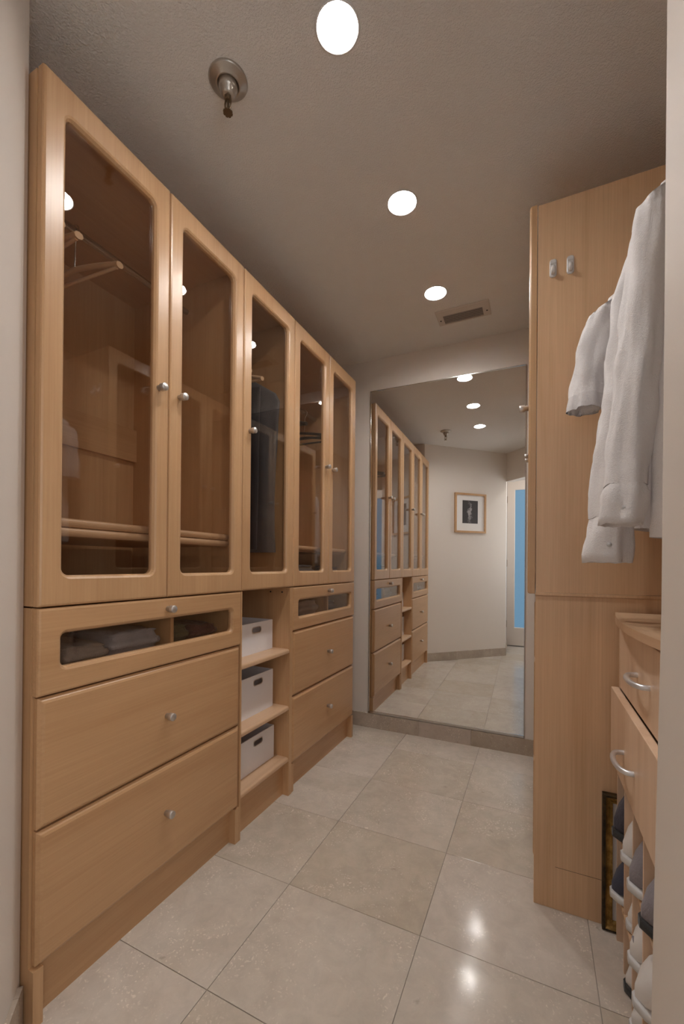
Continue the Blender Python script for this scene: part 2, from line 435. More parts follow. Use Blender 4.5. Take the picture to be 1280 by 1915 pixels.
# marble baseboards
def baseboard(name, p0, p1, nrm, cuts, h=.093, t=.011):
    o = bpy.data.objects.new(name, None); COL.objects.link(o); o['_o'] = (0, 0, 0); o['kind'] = 'structure'
    p0, p1 = Vector((*p0, 0)), Vector((*p1, 0)); L = (p1-p0).length; d = (p1-p0).normalized(); nrm = Vector((*nrm, 0)).normalized()
    cs = [0]+[c for c in cuts if 0 < c < L]+[L]
    for a_, b_ in zip(cs, cs[1:]):
        q0 = p0+d*(a_+.0005); q1 = p0+d*(b_-.0005)
        prism([(q0.x, q0.y), (q1.x, q1.y), ((q1+nrm*t).x, (q1+nrm*t).y), ((q0+nrm*t).x, (q0+nrm*t).y)], 0, h).build('tile', M['base_tile'], o)
    return o
baseboard('baseboard_far', far(-.60), far(1.03), (math.sin(bd), -math.cos(bd)), [.05, .52, .97, 1.285])
baseboard('baseboard_near', ang(S0+.012), ang(S1), (nv.x, nv.y), [.03, .42, .80])
baseboard('baseboard_right', (1.206, .84), (1.206, .27), (-1, 0), [.25])
baseboard('baseboard_passage', (c1[0]-.001, c1[1]), (c1[0]-.012, -.88), (1, 0), [.3])

# frosted glass door behind the camera, seen in the mirror
dr = thing('door_1', None, None, (DX0, -.90, 0), kind='structure')
m = MB(); m.box(DX0-.020, DX0+.004, -.882, -.868, 0, DZ+.04); m.box(DX0-.02, DX1+.02, -.882, -.868, DZ+.004, DZ+.04); m.box(DX1-.004, DX1+.05, -.882, -.868, 0, DZ+.04)
m.build('door_frame', M['white_trim'], dr)
m = MB(); P = lambda pts, y: [(a_, y, b_) for a_, b_ in pts]
gx0, gx1, gz0, gz1 = DX0+.105, DX1-.105, .255, 2.105
R = [P(rrect(DX0+.006, DX1-.006, .012, DZ, .002, 2), -.905), P(rrect(DX0+.006, DX1-.006, .012, DZ, .002, 2), -.875), P(rrect(gx0-.008, gx1+.008, gz0-.008, gz1+.008, .002, 2), -.875),
     P(rrect(gx0, gx1, gz0, gz1, .002, 2), -.883), P(rrect(gx0, gx1, gz0, gz1, .002, 2), -.905)]
m.rings(R, smooth=False, loop=True); leaf = m.build('door_leaf', M['white_trim'], dr)
bx(gx0-.004, gx1+.004, -.897, -.890, gz0-.004, gz1+.004).build('door_glass', M['frosted'], dr)
for z in (.30, 1.12, 1.98):
    m = MB(); m.tube([(DX0+.004, -.872, z-.045), (DX0+.004, -.872, z+.045)], .006, 8); m.build('hinge', M['aged_dark'], leaf)
m = MB(); m.lathe([(0, 0), (.02, 0), (.02, .006), (.008, .008), (.008, .03), (0, .03)], (DX1-.055, -.875, 1.0), (0, 1, 0), 16); m.tube([(DX1-.055, -.848, 1.0), (DX1-.16, -.848, 1.0)], .008, 8); m.build('handle', M['nickel'], leaf)

# ------------------------------------------------------------------ mirror
MX0, MX1, MZ0, MZ1 = .027, .976, .101, 2.231
def farbox(x0, x1, o0, o1, z0, z1):
    a0, a1 = far(x0, o0), far(x1, o0); b0, b1 = far(x0, o1), far(x1, o1)
    return prism([a0, a1, b1, b0], z0, z1)
mr = thing('wall_mirror', 'tall frameless wall mirror with thin metal edge on the far wall', 'mirror', (*far(.5, 0), MZ0))
farbox(MX0+.003, MX1-.003, .001, .005, MZ0+.003, MZ1-.002).build('mirror_glass', M['mirror'], mr)
m = MB()
for (x0, x1, z0, z1) in ((MX0, MX0+.004, MZ0, MZ1), (MX1-.004, MX1, MZ0, MZ1), (MX0, MX1, MZ0-.004, MZ0+.008), (MX0, MX1, MZ1-.003, MZ1)):
    t = farbox(x0, x1, .0006, .009, z0, z1); m.add(t.v, t.f)
m.build('edge_channel', M['chrome'], mr)

# ------------------------------------------------------------------ left wardrobes
Y = [.566, .936, 1.2953, 1.6704, 2.0332, 2.397]
ZT, ZB = 2.23, .969
XB = -.60          # back of the units
XD = -.022         # back of the doors
T = .020
def upper_unit(name, label, ks, backmat=None):
    y0, y1 = Y[ks[0]], Y[ks[-1]+1]
    u = thing(name, label, 'wardrobe', (XB, y0, ZB))
    X1 = XD-.003
    for yy in (y0, y1-T): bx(XB, X1, yy, yy+T, ZB+.002, ZT-.004).build('side_panel', M['wood_v'], u)
    bx(XB, X1, y0+T, y1-T, ZT-.024, ZT-.004).build('top_panel', M['wood_h'], u)
    bx(XB, X1, y0+T, y1-T, ZB+.002, ZB+.022).build('bottom_panel', M['wood_h'], u)
    bx(XB, XB+.008, y0+T, y1-T, ZB+.022, ZT-.024).build('back_panel', M['wood_in'], u)
    bx(XB+.008, XB+.028, y0+T, y1-T, 1.52, 1.66).build('back_rail', M['wood_h'], u)
    return u
def glass_door(u, X, d, y0, y1, kside, kz=1.603, z0=ZB+.001, z1=ZT, my=.056, zo=(1.043, 2.157)):
    g = .0016
    m = framed(MB(), X, d, y0+g, y1-g, z0, z1, y0+my, y1-my+.003, zo[0], zo[1], .018)
    dd = m.build('door', M['wood_v'], u)
    xa, xb = sorted((X+d*.004, X+d*.008))
    bx(xa, xb, y0+my-.006, y1-my+.009, zo[0]-.006, zo[1]+.006).build('pane', M['pane'], dd)
    ky = y1-.040 if kside > 0 else y0+.040
    knob(X+d*.022, d, ky, kz, dd)
    return dd
UA = upper_unit('wardrobe', 'maple upper wardrobe with two glass doors, nearest the camera on the left', (0, 1))
UB = upper_unit('wardrobe', 'narrow maple upper wardrobe with a single glass door, above the open shelves', (2,))
UC = upper_unit('wardrobe', 'maple upper wardrobe with two glass doors, next to the far wall', (3, 4))
for u, ks in ((UA, (0, 1)), (UB, (2,)), (UC, (3, 4))):
    for k in ks: glass_door(u, XD, 1, Y[k], Y[k+1], {0: 1, 1: -1, 2: -1, 3: 1, 4: -1}[k])
# reeded tray fronts and tray boards
def tray(u, y0, y1, two=True):
    m = MB()
    for zc in ((1.177, 1.153) if two else (1.160,)):
        pts = [(-.060+.011*math.cos(t), 0, zc+.0115*math.sin(t)) for t in [PI/2-PI*k/8 for k in range(9)]]+[(-.080, 0, zc-.0115), (-.080, 0, zc+.0115)]
        m.rings([[(p[0], yy, p[2]) for p in pts] for yy in (y0, y1)], cap=True, smooth=False)
    f = m.build('tray_front', M['wood_edge'], u)
    bx(XB+.03, -.081, y0+.01, y1-.01, 1.142, 1.156).build('tray_board', M['wood_h'], u)
tray(UA, Y[0]+.022, Y[2]-.022); tray(UC, Y[3]+.022, Y[5]-.022, False)
# rods
def rod(u, y0, y1, z=2.113, x=-.28):
    m = MB(); m.tube([(x, y0, z), (x, y1, z)], .011, 16); r = m.build('hanging_rod', M['chrome'], u)
rod(UA, Y[0]+T, Y[2]-T); rod(UB, Y[2]+T, Y[3]-T, 2.06); rod(UC, Y[3]+T, Y[5]-T, 2.02)

# base cabinets
def glass_drawer(u, X, d, y0, y1, z0, z1, zo0, zo1, ky, kz, my=.056):
    m = framed(MB(), X, d, y0+.0016, y1-.0016, z0, z1, y0+my, y1-my+.004, zo0, zo1, .013)
    dd = m.build('drawer', M['wood_h'], u)
    xa, xb = sorted((X+d*.004, X+d*.008))
    bx(xa, xb, y0+my-.006, y1-my+.010, zo0-.006, zo1+.006).build('pane', M['pane'], dd)
    knob(X+d*.022, d, ky, kz, dd)
    return dd
def base_unit(label, y0, y1, ky, near=False):
    u = thing('base_cabinet', label, 'cabinet', (XB, y0, 0))
    X1 = XD-.002; w_ = .022
    for yy in (y0, y1-w_):
        m = MB(); m.box(XB, X1, yy, yy+w_, .132, ZB-.002); m.box(XB, -.004, yy, yy+w_, 0, .132)
        m.build('side_panel', M['wood_v'], u)
    bx(-.052, -.034, y0+w_, y1-w_, 0, .132).build('plinth', M['wood_h'], u)
    bx(XB, X1, y0+w_, y1-w_, .740, .756).build('divider_shelf', M['wood_h'], u)
    bx(XB, X1, y0+w_, y1-w_, .114, .130).build('bottom_panel', M['wood_h'], u)
    bx(XB, XB+.01, y0+w_, y1-w_, .132, ZB-.002).build('back_panel', M['wood_in'], u)
    # inner tray of the glass drawer
    m = MB(); m.box(XB+.05, -.025, y0+.030, y0+.042, .790, .905); m.box(XB+.05, -.025, y1-.042, y1-.030, .790, .905)
    m.box(XB+.05, -.025, y0+.042, y1-.042, .790, .797); m.box(XB+.05, XB+.06, y0+.042, y1-.042, .797, .905)
    yc = (y0+y1)/2+.045
    m.box(XB+.06, -.028, yc, yc+.012, .797, .905)
    m.build('drawer_box', M['wood_in'], u)
    glass_drawer(u, XD, 1, y0, y1, .762, .9665, .822, .903, ky, .934)
    for z0, z1, kz in ((.4525, .7575, .602), (.1375, .4475, .302)):
        dd = drawer_slab(MB(), XD, 1, y0+.006, y1-.005, z0, z1).build('drawer', M['wood_h'], u)
        knob(XD+.022, 1, ky, kz, dd)
    return u
BA = base_unit('wide maple base cabinet with three drawers, nearest the camera', Y[0], Y[2]-.001, .938)
BC = base_unit('maple base cabinet with three drawers, next to the far wall', Y[3]+.001, Y[5], 2.036)
sh = thing('shelf_unit', 'open maple shelf unit holding white boxes between the drawer cabinets', 'shelf', (XB, Y[2], 0))
m = MB(); m.box(XB, -.004, Y[2]+.0005, Y[2]+.008, 0, ZB-.002); m.build('side_panel', M['wood_v'], sh)
m = MB(); m.box(XB, -.001, Y[3]-.024, Y[3], 0, ZB-.002); m.build('side_panel', M['wood_v'], sh)
bx(XB, XB+.01, Y[2]+.008, Y[3]-.024, .10, ZB-.002).build('back_panel', M['wood_in'], sh)
bx(-.050, -.034, Y[2]+.008, Y[3]-.024, 0, .155).build('plinth', M['wood_h'], sh)
SH = (.682, .417, .178)
for z in SH:
    pts = [(XB+.01, z), (-.012, z)]+[(-.012+.009*math.sin(t), z-.009+.009*math.cos(t)) for t in (PI/8, PI/4, 3*PI/8)]+[(-.003, z-.009), (-.003, z-.017), (-.008, z-.022), (XB+.01, z-.022)]
    MB().rings([[(a_, yy, b_) for a_, b_ in pts] for yy in (Y[2]+.008, Y[3]-.024)], cap=True, smooth=False).build('shelf', M['wood_edge'], sh)
for x in (-.045, -.11):
    MB().lathe([(0, 0), (.004, 0), (.004, .0015), (0, .0015)], (x, Y[3]-.024, .945), (0, -1, 0), 10).build('pin_cap', M['black_plastic'], sh)

# ------------------------------------------------------------------ ceiling lights, vent, sprinkler
for (x, y, lab) in ((.568, .943, 'round recessed ceiling light, largest and nearest the camera'), (.568, 1.505, 'round recessed ceiling light, middle of the row of three'), (.568, 2.075, 'round recessed ceiling light beside the air vent')):
    t = thing('ceiling_light', lab, 'light', (x, y, H), 'recessed ceiling lights')
    MB().lathe([(.0515, .002), (.0565, -.0004), (.0575, -.002), (.0555, -.004), (.0525, -.0035), (.0512, -.001), (.0490, .030), (.0505, .030), (.0515, .002)], (x, y, H), n=40).build('trim_ring', M['lamp_trim'], t)
    MB().lathe([(.0485, .0180), (.044, .0168), (.030, .0155), (.014, .015), (0, .015)], (x, y, H), n=32).build('lens', M['lens'], t)
# added fill light in the passage behind the camera, no known lamp
ld = bpy.data.lights.new('passage_fill', 'AREA'); ld.shape = 'DISK'; ld.size = .12; ld.energy = HALL_FILL; ld.color = (1, .93, .88)
lo = bpy.data.objects.new('passage_fill', ld); COL.objects.link(lo); lo.location = (1.30, -.35, H-.012)

vt = thing('air_vent', 'rectangular louvered air vent in the ceiling near the far wall', 'vent', (.667, 2.30, H))
vx0, vx1, vy0, vy1 = .528, .806, 2.232, 2.373
ox0, ox1, oy0, oy1 = .562, .768, 2.279, 2.358
P = lambda pts, z: [(a_, b_, H-z) for a_, b_ in pts]
m = MB(); m.rings([P(rrect(vx0, vx1, vy0, vy1, .002, 1), .0005), P(rrect(vx0, vx1, vy0, vy1, .002, 1), .003), P(rrect(vx0+.006, vx1-.006, vy0+.006, vy1-.006, .002, 1), .006),
    P(rrect(ox0, ox1, oy0, oy1, .002, 1), .006), P(rrect(ox0, ox1, oy0, oy1, .002, 1), .0005)], loop=True, smooth=False)
m.build('frame', M['vent_metal'], vt)
bx(ox0-.001, ox1+.001, oy0-.001, oy1+.001, H-.0012, H-.0004).build('dark_sheet', M['vent_dark'], vt)  # flat dark sheet gives the vent opening its shade by colour
for k in range(5):
    yy = oy0+.010+k*.0148; 
    m = MB(); m.add([(ox0, yy-.004, H-.0025), (ox1, yy-.004, H-.0025), (ox1, yy+.002, H-.0058), (ox0, yy+.002, H-.0058), (ox0, yy-.0025, H-.0022), (ox1, yy-.0025, H-.0022), (ox1, yy+.0032, H-.0053), (ox0, yy+.0032, H-.0053)],
          [(0, 1, 2, 3), (4, 7, 6, 5), (0, 4, 5, 1), (3, 2, 6, 7), (0, 3, 7, 4), (1, 5, 6, 2)])
    m.build('slat', M['vent_slat'], vt)
for x in (vx0+.017, vx1-.018):
    MB().lathe([(.0045, 0), (.0040, -.002), (0, -.0025)], (x, (oy0+oy1)/2, H-.006), n=10).build('screw', M['vent_dark'], vt)

sp = thing('fire_sprinkler', 'aged metal sprinkler head hanging from the ceiling', 'sprinkler', (.238, .917, H))
C = (.238, .917, H)
MB().lathe([(.053, 0), (.054, -.003), (.050, -.007), (.040, -.010), (.034, -.016), (.031, -.018), (.030, -.006), (0, -.006)], C, n=36).build('escutcheon', M['aged'], sp)
MB().lathe([(.025, -.006), (.0262, -.024), (.024, -.030), (.020, -.033), (.019, -.043), (.012, -.047), (0, -.047)], C, n=28).build('cup', M['aged'], sp)
m = MB(); z0 = H-.045
m.lathe([(.010, 0), (.0105, -.010), (.007, -.012), (0, -.012)], (C[0], C[1], z0), n=6, smooth=False)
for sx in (-1, 1):
    m.tube([(C[0]+sx*.008, C[1], z0-.008), (C[0]+sx*.0105, C[1], z0-.020), (C[0]+sx*.009, C[1], z0-.034), (C[0]+sx*.003, C[1], z0-.044)], .0026, 6)
m.tube([(C[0], C[1], z0-.010), (C[0], C[1], z0-.042)], .0036, 8)
m.build('sprinkler_frame', M['aged_dark'], sp)
m = MB(); ring = []
for k in range(32):
    t = 2*PI*k/32; r = .0135 if k % 4 < 3 else .0115; ring.append((C[0]+r*math.cos(t), C[1]+r*math.sin(t)))
mm = prism(ring, z0-.048, z0-.0455); m.add(mm.v, mm.f); m.build('deflector', M['aged_dark'], sp)

# ------------------------------------------------------------------ picture on the angled wall
def angbox(s0, s1, o0, o1, z0, z1):
    return prism([ang(s0, o0), ang(s1, o0), ang(s1, o1), ang(s0, o1)], z0, z1)
pc = thing('framed_picture', 'small black and white print in a thin wooden frame, reflected in the mirror', 'picture', (*ang(.56, 0), 1.46))
s0, s1, z0, z1 = .338, .768, 1.462, 1.920; fwid = .022
m = MB()
for b4 in ((s0, s0+fwid, z0, z1), (s1-fwid, s1, z0, z1), (s0+fwid, s1-fwid, z0, z0+fwid), (s0+fwid, s1-fwid, z1-fwid, z1)):
    t = angbox(b4[0], b4[1], .001, .022, b4[2], b4[3]); m.add(t.v, t.f)
m.build('frame', M['wood_v'], pc)
angbox(s0+.02, s1-.02, .002, .008, z0+.02, z1-.02).build('mat_board', M['mat_board'], pc)
s = NT('grey_print'); v = s.coords((1, 1, 1), False)
# soft light figure-like streak on a dark ground
pc_s, pc_z = .548, 1.70
cen = Vector((*ang(pc_s, .01), pc_z))
sub = s.n('ShaderNodeVectorMath', operation='SUBTRACT'); s.l(v, sub.inputs[0]); sub.inputs[1].default_value = cen
dsx = s.n('ShaderNodeVectorMath', operation='DOT_PRODUCT'); s.l(sub.outputs[0], dsx.inputs[0]); dsx.inputs[1].default_value = dv
sz = s.n('ShaderNodeSeparateXYZ'); s.l(sub.outputs[0], sz.inputs[0])
nz = s.noise(v, 22, 3, .6)
ofs = s.n('ShaderNodeMath', operation='MULTIPLY_ADD'); s.l(nz, ofs.inputs[0]); ofs.inputs[1].default_value = .16; ofs.inputs[2].default_value = -.08
sx = s.n('ShaderNodeMath', operation='ADD'); s.l(dsx.outputs['Value'], sx.inputs[0]); s.l(ofs.outputs[0], sx.inputs[1])
ab = s.n('ShaderNodeMath', operation='ABSOLUTE'); s.l(sx.outputs[0], ab.inputs[0])
az = s.n('ShaderNodeMath', operation='ABSOLUTE'); s.l(sz.outputs['Z'], az.inputs[0])
mz = s.n('ShaderNodeMath', operation='MULTIPLY'); s.l(az.outputs[0], mz.inputs[0]); mz.inputs[1].default_value = .22
sm_ = s.n('ShaderNodeMath', operation='ADD'); s.l(ab.outputs[0], sm_.inputs[0]); s.l(mz.outputs[0], sm_.inputs[1])
c = s.ramp(sm_.outputs[0], [(.012, (.36, .34, .34)), (.036, (.045, .04, .042))]); s.l(c, s.b.inputs['Base Color']); s.b.inputs['Roughness'].default_value = .4
angbox(.445, .657, .008, .0095, 1.572, 1.838).build('print', s.m, pc)

# ------------------------------------------------------------------ right wardrobe and base cabinet
YP, YE = 1.472, 2.575
XR, XRB = 1.033, 1.690
ru = thing('wardrobe', 'tall maple upper wardrobe on the right, its plain side panel facing the camera', 'wardrobe', (XRB, YP, .99))
RZ0, RZ1 = .992, 2.235
bx(XR, XRB, YP, YP+.02, RZ0, RZ1-.002).build('side_panel', M['wood_panel'], ru)
bx(XR, XRB, YE-.02, YE, RZ0, RZ1-.002).build('side_panel', M['wood_panel'], ru)
yd = [YP-.001, YP+.367, YP+.735, YE]
bx(XR+.002, XRB, yd[1]-.01, yd[1]+.01, RZ0+.02, RZ1-.022).build('partition', M['wood_v'], ru)
bx(XR, XRB, YP+.02, YE-.02, RZ1-.022, RZ1-.002).build('top_panel', M['wood_h'], ru)
bx(XR, XRB, YP+.02, YE-.02, RZ0, RZ0+.02).build('bottom_panel', M['wood_h'], ru)
bx(XRB-.01, XRB, YP+.02, YE-.02, RZ0+.02, RZ1-.022).build('back_panel', M['wood_in'], ru)
for k, ks in ((0, -1), (1, 1), (2, -1)):
    glass_door(ru, 1.0300, -1, yd[k], yd[k+1], ks, 1.600, .987, RZ1+.004, zo=(1.05, 2.165))
rb = thing('base_cabinet', 'maple base cabinet with drawers under the tall wardrobe on the right', 'cabinet', (XRB, YP, 0))
bx(XR-.001, XRB, YP-.0005, YP+.020, 0, .982, .001).build('side_panel', M['wood_panel'], rb)
bx(XR-.001, XRB, YE-.02, YE, 0, .982).build('side_panel', M['wood_panel'], rb)
bx(XR+.04, XR+.055, YP+.02, YE-.02, 0, .132).build('plinth', M['wood_h'], rb)
bx(XR+.004, XRB, YP+.02, YE-.02, .964, .982).build('top_panel', M['wood_h'], rb)
bx(XR+.004, XRB, YP+.02, YE-.02, .114, .132).build('bottom_panel', M['wood_h'], rb)
bx(XRB-.01, XRB, YP+.02, YE-.02, .132, .964).build('back_panel', M['wood_in'], rb)
for (a_, b_) in ((YP+.012, yd[1]-.002), (yd[1]+.002, YE-.012)):
    for z0, z1 in ((.775, .965), (.455, .771), (.138, .451)):
        dd = drawer_slab(MB(), XR+.016, -1, a_, b_, z0, z1, .020, .008).build('drawer', M['wood_h'], rb)
# thin ledge moulding between the two side panels, and the plinth seam
bx(XR-.0012, XRB, YP-.006, YP+.02, .9825, .9915, .001).build('ledge', M['wood_panel'], rb)
bx(XR+.06, XR+.55, YP-.0008, YP-.0004, .1315, .1325).build('seam', M['dark_gap'], rb)
# clear hooks on the panel
for (x, z, lab) in ((1.076, 2.018, 'clear plastic adhesive hook on the tall side panel, the left one'), (1.124, 2.015, 'clear plastic adhesive hook on the tall side panel, the right one')):
    t = thing('adhesive_hook', lab, 'hook', (x, YP, z), 'clear plastic hooks on the side panel')
    P = lambda pts, y: [(a_, y, b_) for a_, b_ in pts]
    MB().rings([P(rrect(x-.010, x+.010, z-.028, z+.028, .008), YP-.0005), P(rrect(x-.010, x+.010, z-.028, z+.028, .008), YP-.004), P(rrect(x-.008, x+.008, z-.026, z+.026, .007), YP-.005)], cap=True, smooth=False).build('back_plate', M['acrylic'], t)
    MB().tube([(x, YP-.004, z+.004), (x, YP-.010, z-.010), (x, YP-.016, z-.022), (x, YP-.022, z-.020), (x, YP-.025, z-.010)], [.006, .006, .006, .0055, .004], 10).build('hook_arm', M['acrylic'], t)
    MB().tube([(x-.007, YP-.0045, z+.016), (x+.007, YP-.0045, z+.016)], .004, 8).build('cap', M['acrylic'], t)

# ------------------------------------------------------------------ shoe cabinet and cubbies
SX = 1.25; SY0, SY1 = .872, 1.440; SXB = 1.60
sc = thing('shoe_cabinet', 'pale maple shoe cabinet with two drawers above open cubbies in the right alcove', 'cabinet', (SXB, SY0, 0))
# bowed top
pts = [(SXB, SY1+.004), (SX-.006, SY1+.004)]+[(SX-.006-.026*math.sin(PI*k/12), SY1+.004-(SY1-SY0)*k/12) for k in range(1, 12)]+[(SX-.006, SY0), (SXB, SY0)]
prism(pts, .924, .942).build('top_board', M['wood_edge'], sc)
bx(SXB-.03, SXB, SY0, SY1, .943, .958).build('back_lip', M['wood_edge'], sc)
for yy in (SY0, SY1-.014): bx(SX+.004, SXB, yy, yy+.014, .50, .923).build('side_panel', M['wood_pale'], sc)
bx(SX+.012, SXB, SY0+.014, SY1-.014, .502, .512).build('divider_board', M['wood_pale'], sc)
bx(SXB-.01, SXB, SY0+.014, SY1-.014, .512, .923).build('back_panel', M['wood_in'], sc)
d1 = bx(SX+.003, SX+.020, SY0+.020, SY1-.022, .730, .908, .0015).build('drawer', M['wood_pale'], sc)
d2 = bx(SX-.016, SX+.003, SY0+.002, SY1, .522, .726, .002).build('drawer', M['wood_pale'], sc)
def dhandle(X, y0, y1, z, par):
    m = MB(); r = .034
    pts = [(X, y0, z)]+[(X-.030*math.sin(PI*k/10)**.6 if 0 < k < 10 else X-.004, y0+(y1-y0)*(1-math.cos(PI*k/10))/2, z) for k in range(11)]+[(X, y1, z)]
    m.tube(pts, .0062, 10); return m.build('handle', M['silver'], par)
dhandle(SX+.003, 1.075, 1.195, .818, d1); dhandle(SX-.016, 1.120, 1.240, .612, d2)
# cubby rack
UY = [1.426, 1.318, 1.212, 1.104, .994, .880]
for k, y in enumerate(UY):
    bx(SX, SXB-.02, y, y+.009, 0, .500).build('upright', M['wood_pale'], sc)
for z in (.157, .326):
    for a_, b_ in zip(UY[1:], UY):
        bx(SX-.002, SXB-.02, a_+.0095, b_-.0005, z-.010, z).build('cubby_shelf', M['wood_edge'], sc)
bx(SXB-.02, SXB-.012, UY[-1], UY[0]+.009, 0, .500).build('back_board', M['wood_in'], sc)

def shoe(yc, z, w, h, L, x0, mat_u, mat_s, label, dark=None, toe=0.0, name='shoe'):
    """shoe standing in its cubby, rounded end towards the room (-x)"""
    t = thing(name, label, 'shoe', (x0+L/2, yc, z), 'shoes in the cubby rack')
    def ring(x, hw, z0, z1, n=20, p=2.6):
        zc = (z0+z1)/2; hh = (z1-z0)/2; out = []
        for k in range(n):
            q_ = 2*PI*k/n; c_, s_ = math.cos(q_), math.sin(q_)
            out.append((x, yc+hw*math.copysign(abs(c_)**(2/p), c_), zc+hh*math.copysign(abs(s_)**(2/p), s_)))
        return out
    U = []; N = 16
    for k in range(N+1):
        f = k/N
        x = x0+L*f
        wid = w/2*min(1, (math.sin(min(f, .25)/.25*PI/2))**.45 if f < .25 else 1)*(1-.10*math.sin(PI*f))*(math.sin(max(0.0, (1-f))/.22*PI/2)**.5 if f > .78 else 1)
        hgt = h*(.62+.38*math.sin(min(f, .3)/.3*PI/2)) if f < .3 else h*(1-.45*((f-.3)/.7)**1.3)
        hgt *= (math.sin(max(.02, f)/.12*PI/2)**.35 if f < .12 else 1)
        wid = max(wid, .003); U.append(ring(x, wid, z+.016, z+max(hgt, .028)))
    MB().rings(U, cap=True).build('upper', mat_u, t)
    S = []
    for k in range(N+1):
        f = k/N; x = x0-.004+(L+.008)*f
        wid = w/2*1.05*((math.sin(max(f, .004)/.22*PI/2))**.45 if f < .22 else 1)*(math.sin(max(.004, (1-f))/.22*PI/2)**.5 if f > .78 else 1)
        S.append(ring(x, max(wid, .003), z+.0005, z+.022, 16, 4))
    MB().rings(S, cap=True).build('sole', mat_s, t)
    if dark is not None:
        MB().lathe([(0, .0), (w*.30, .0), (w*.33, .006), (w*.24, .010), (0, .004)], (x0+L*.26, yc, z+h*.965), (-.55, 0, 1), 20).build('collar', dark, t)
    return t
def cy(k): return (UY[k+1]+.009+UY[k])/2
rows = {1: .3265, 2: .1575, 3: 0.0003}
spec = [
 (0, 1, .088, .135, .225, 1.234, 'navy_knit', 'shoe_dark', 'black_cloth', 'dark knitted sneaker in the top cubby row, farthest from the camera'),
 (1, 1, .090, .128, .230, 1.238, 'shoe_white', 'shoe_sole', 'navy', 'off-white sneaker with a dark collar in the top cubby row'),
 (2, 1, .090, .132, .230, 1.234, 'shoe_grey', 'shoe_sole', 'shoe_dark', 'grey sneaker with a black collar in the top cubby row'),
 (3, 1, .090, .120, .230, 1.236, 'shoe_grey', 'shoe_dark', None, 'plain grey sneaker in the top cubby row, nearest the camera'),
 (0, 2, .088, .110, .225, 1.230, 'navy', 'shoe_sole', None, 'navy suede sneaker with a pale sole in the middle cubby row'),
 (1, 2, .084, .105, .225, 1.250, 'shoe_white', 'shoe_sole', None, 'white sneaker half hidden in the middle cubby row beside the navy one'),
 (2, 2, .088, .120, .230, 1.236, 'shoe_white', 'shoe_sole', None, 'white sneaker with a curved grey band in the middle cubby row'),
 (3, 2, .092, .120, .235, 1.226, 'shoe_white', 'shoe_sole', None, 'large white sneaker in the middle cubby row, nearest the camera'),
 (1, 3, .086, .100, .225, 1.246, 'shoe_white', 'shoe_dark', None, 'white sneaker in the bottom cubby row with a dark heel'),
 (2, 3, .088, .105, .230, 1.240, 'shoe_white', 'shoe_sole', None, 'white sneaker standing on the floor in the bottom cubby row'),
]
for (k, r, w_, h_, L_, x0, mu, ms, dk, lab) in spec:
    t = shoe(cy(k), rows[r], w_, h_, L_, x0, M[mu], M[ms], lab, M[dk] if dk else None)
    if 'curved grey band' in lab:
        yc, z = cy(k), rows[r]
        MB().tube([(x0+.006+.05*(abs(q_)/1.2)**2, yc+.040*q_/1.2, z+.062-.03*abs(q_)) for q_ in [-1.2+.2*i for i in range(13)]], .003, 6).build('band', M['shoe_grey'], t)

# gold frame leaning on the side panel
gf = thing('picture_frame', 'antique gold picture frame standing on the floor against the side panel', 'frame', (1.40, YP-.02, 0))
gx0, gx1, gz0, gz1 = 1.217, 1.56, .001, .401
prof = [(0, .0, 'd'), (.0, .014, 'd'), (.003, .018, 'd'), (.008, .0185, 'g'), (.013, .009, 'g'), (.019, .007, 'g'), (.022, .012, 'g'), (.026, .011, 'g'), (.028, .002, 'g')]
def gring(i, dep): 
    lean = lambda z: .005*(1-(z-gz0)/(gz1-gz0))
    return [(x, YP-.0015-lean(z)-dep, z) for x, z in ((gx0+i, gz0+i), (gx1-i, gz0+i), (gx1-i, gz1-i), (gx0+i, gz1-i))]
MB().rings([gring(a_, b_) for a_, b_, _ in prof[:4]], smooth=False).build('outer_rim', M['gold_dark'], gf)
MB().rings([gring(a_, b_) for a_, b_, _ in prof[3:]], smooth=False).build('moulding', M['gold'], gf)
q4 = gring(.027, .003); q5 = gring(.027, .0005)
MB().add(q4+q5, [(0, 1, 2, 3), (7, 6, 5, 4), (0, 4, 5, 1), (1, 5, 6, 2), (2, 6, 7, 3), (3, 7, 4, 0)]).build('mat_board', M['mat_board'], gf)

# ------------------------------------------------------------------ hanging shirts
arod = thing('clothes_rod', 'metal clothes rod in the right alcove that carries the white shirts', 'rod', (1.44, .841, 2.03))
MB().tube([(1.44, .8405, 2.03), (1.44, 1.4715, 2.03)], .012, 16).build('pole', M['chrome'], arod)
for y in (.8405, 1.4635): MB().lathe([(.018, 0), (.018, .008), (0, .008)], (1.44, y, 2.03), (0, 1, 0), 16).build('flange', M['chrome'], arod)

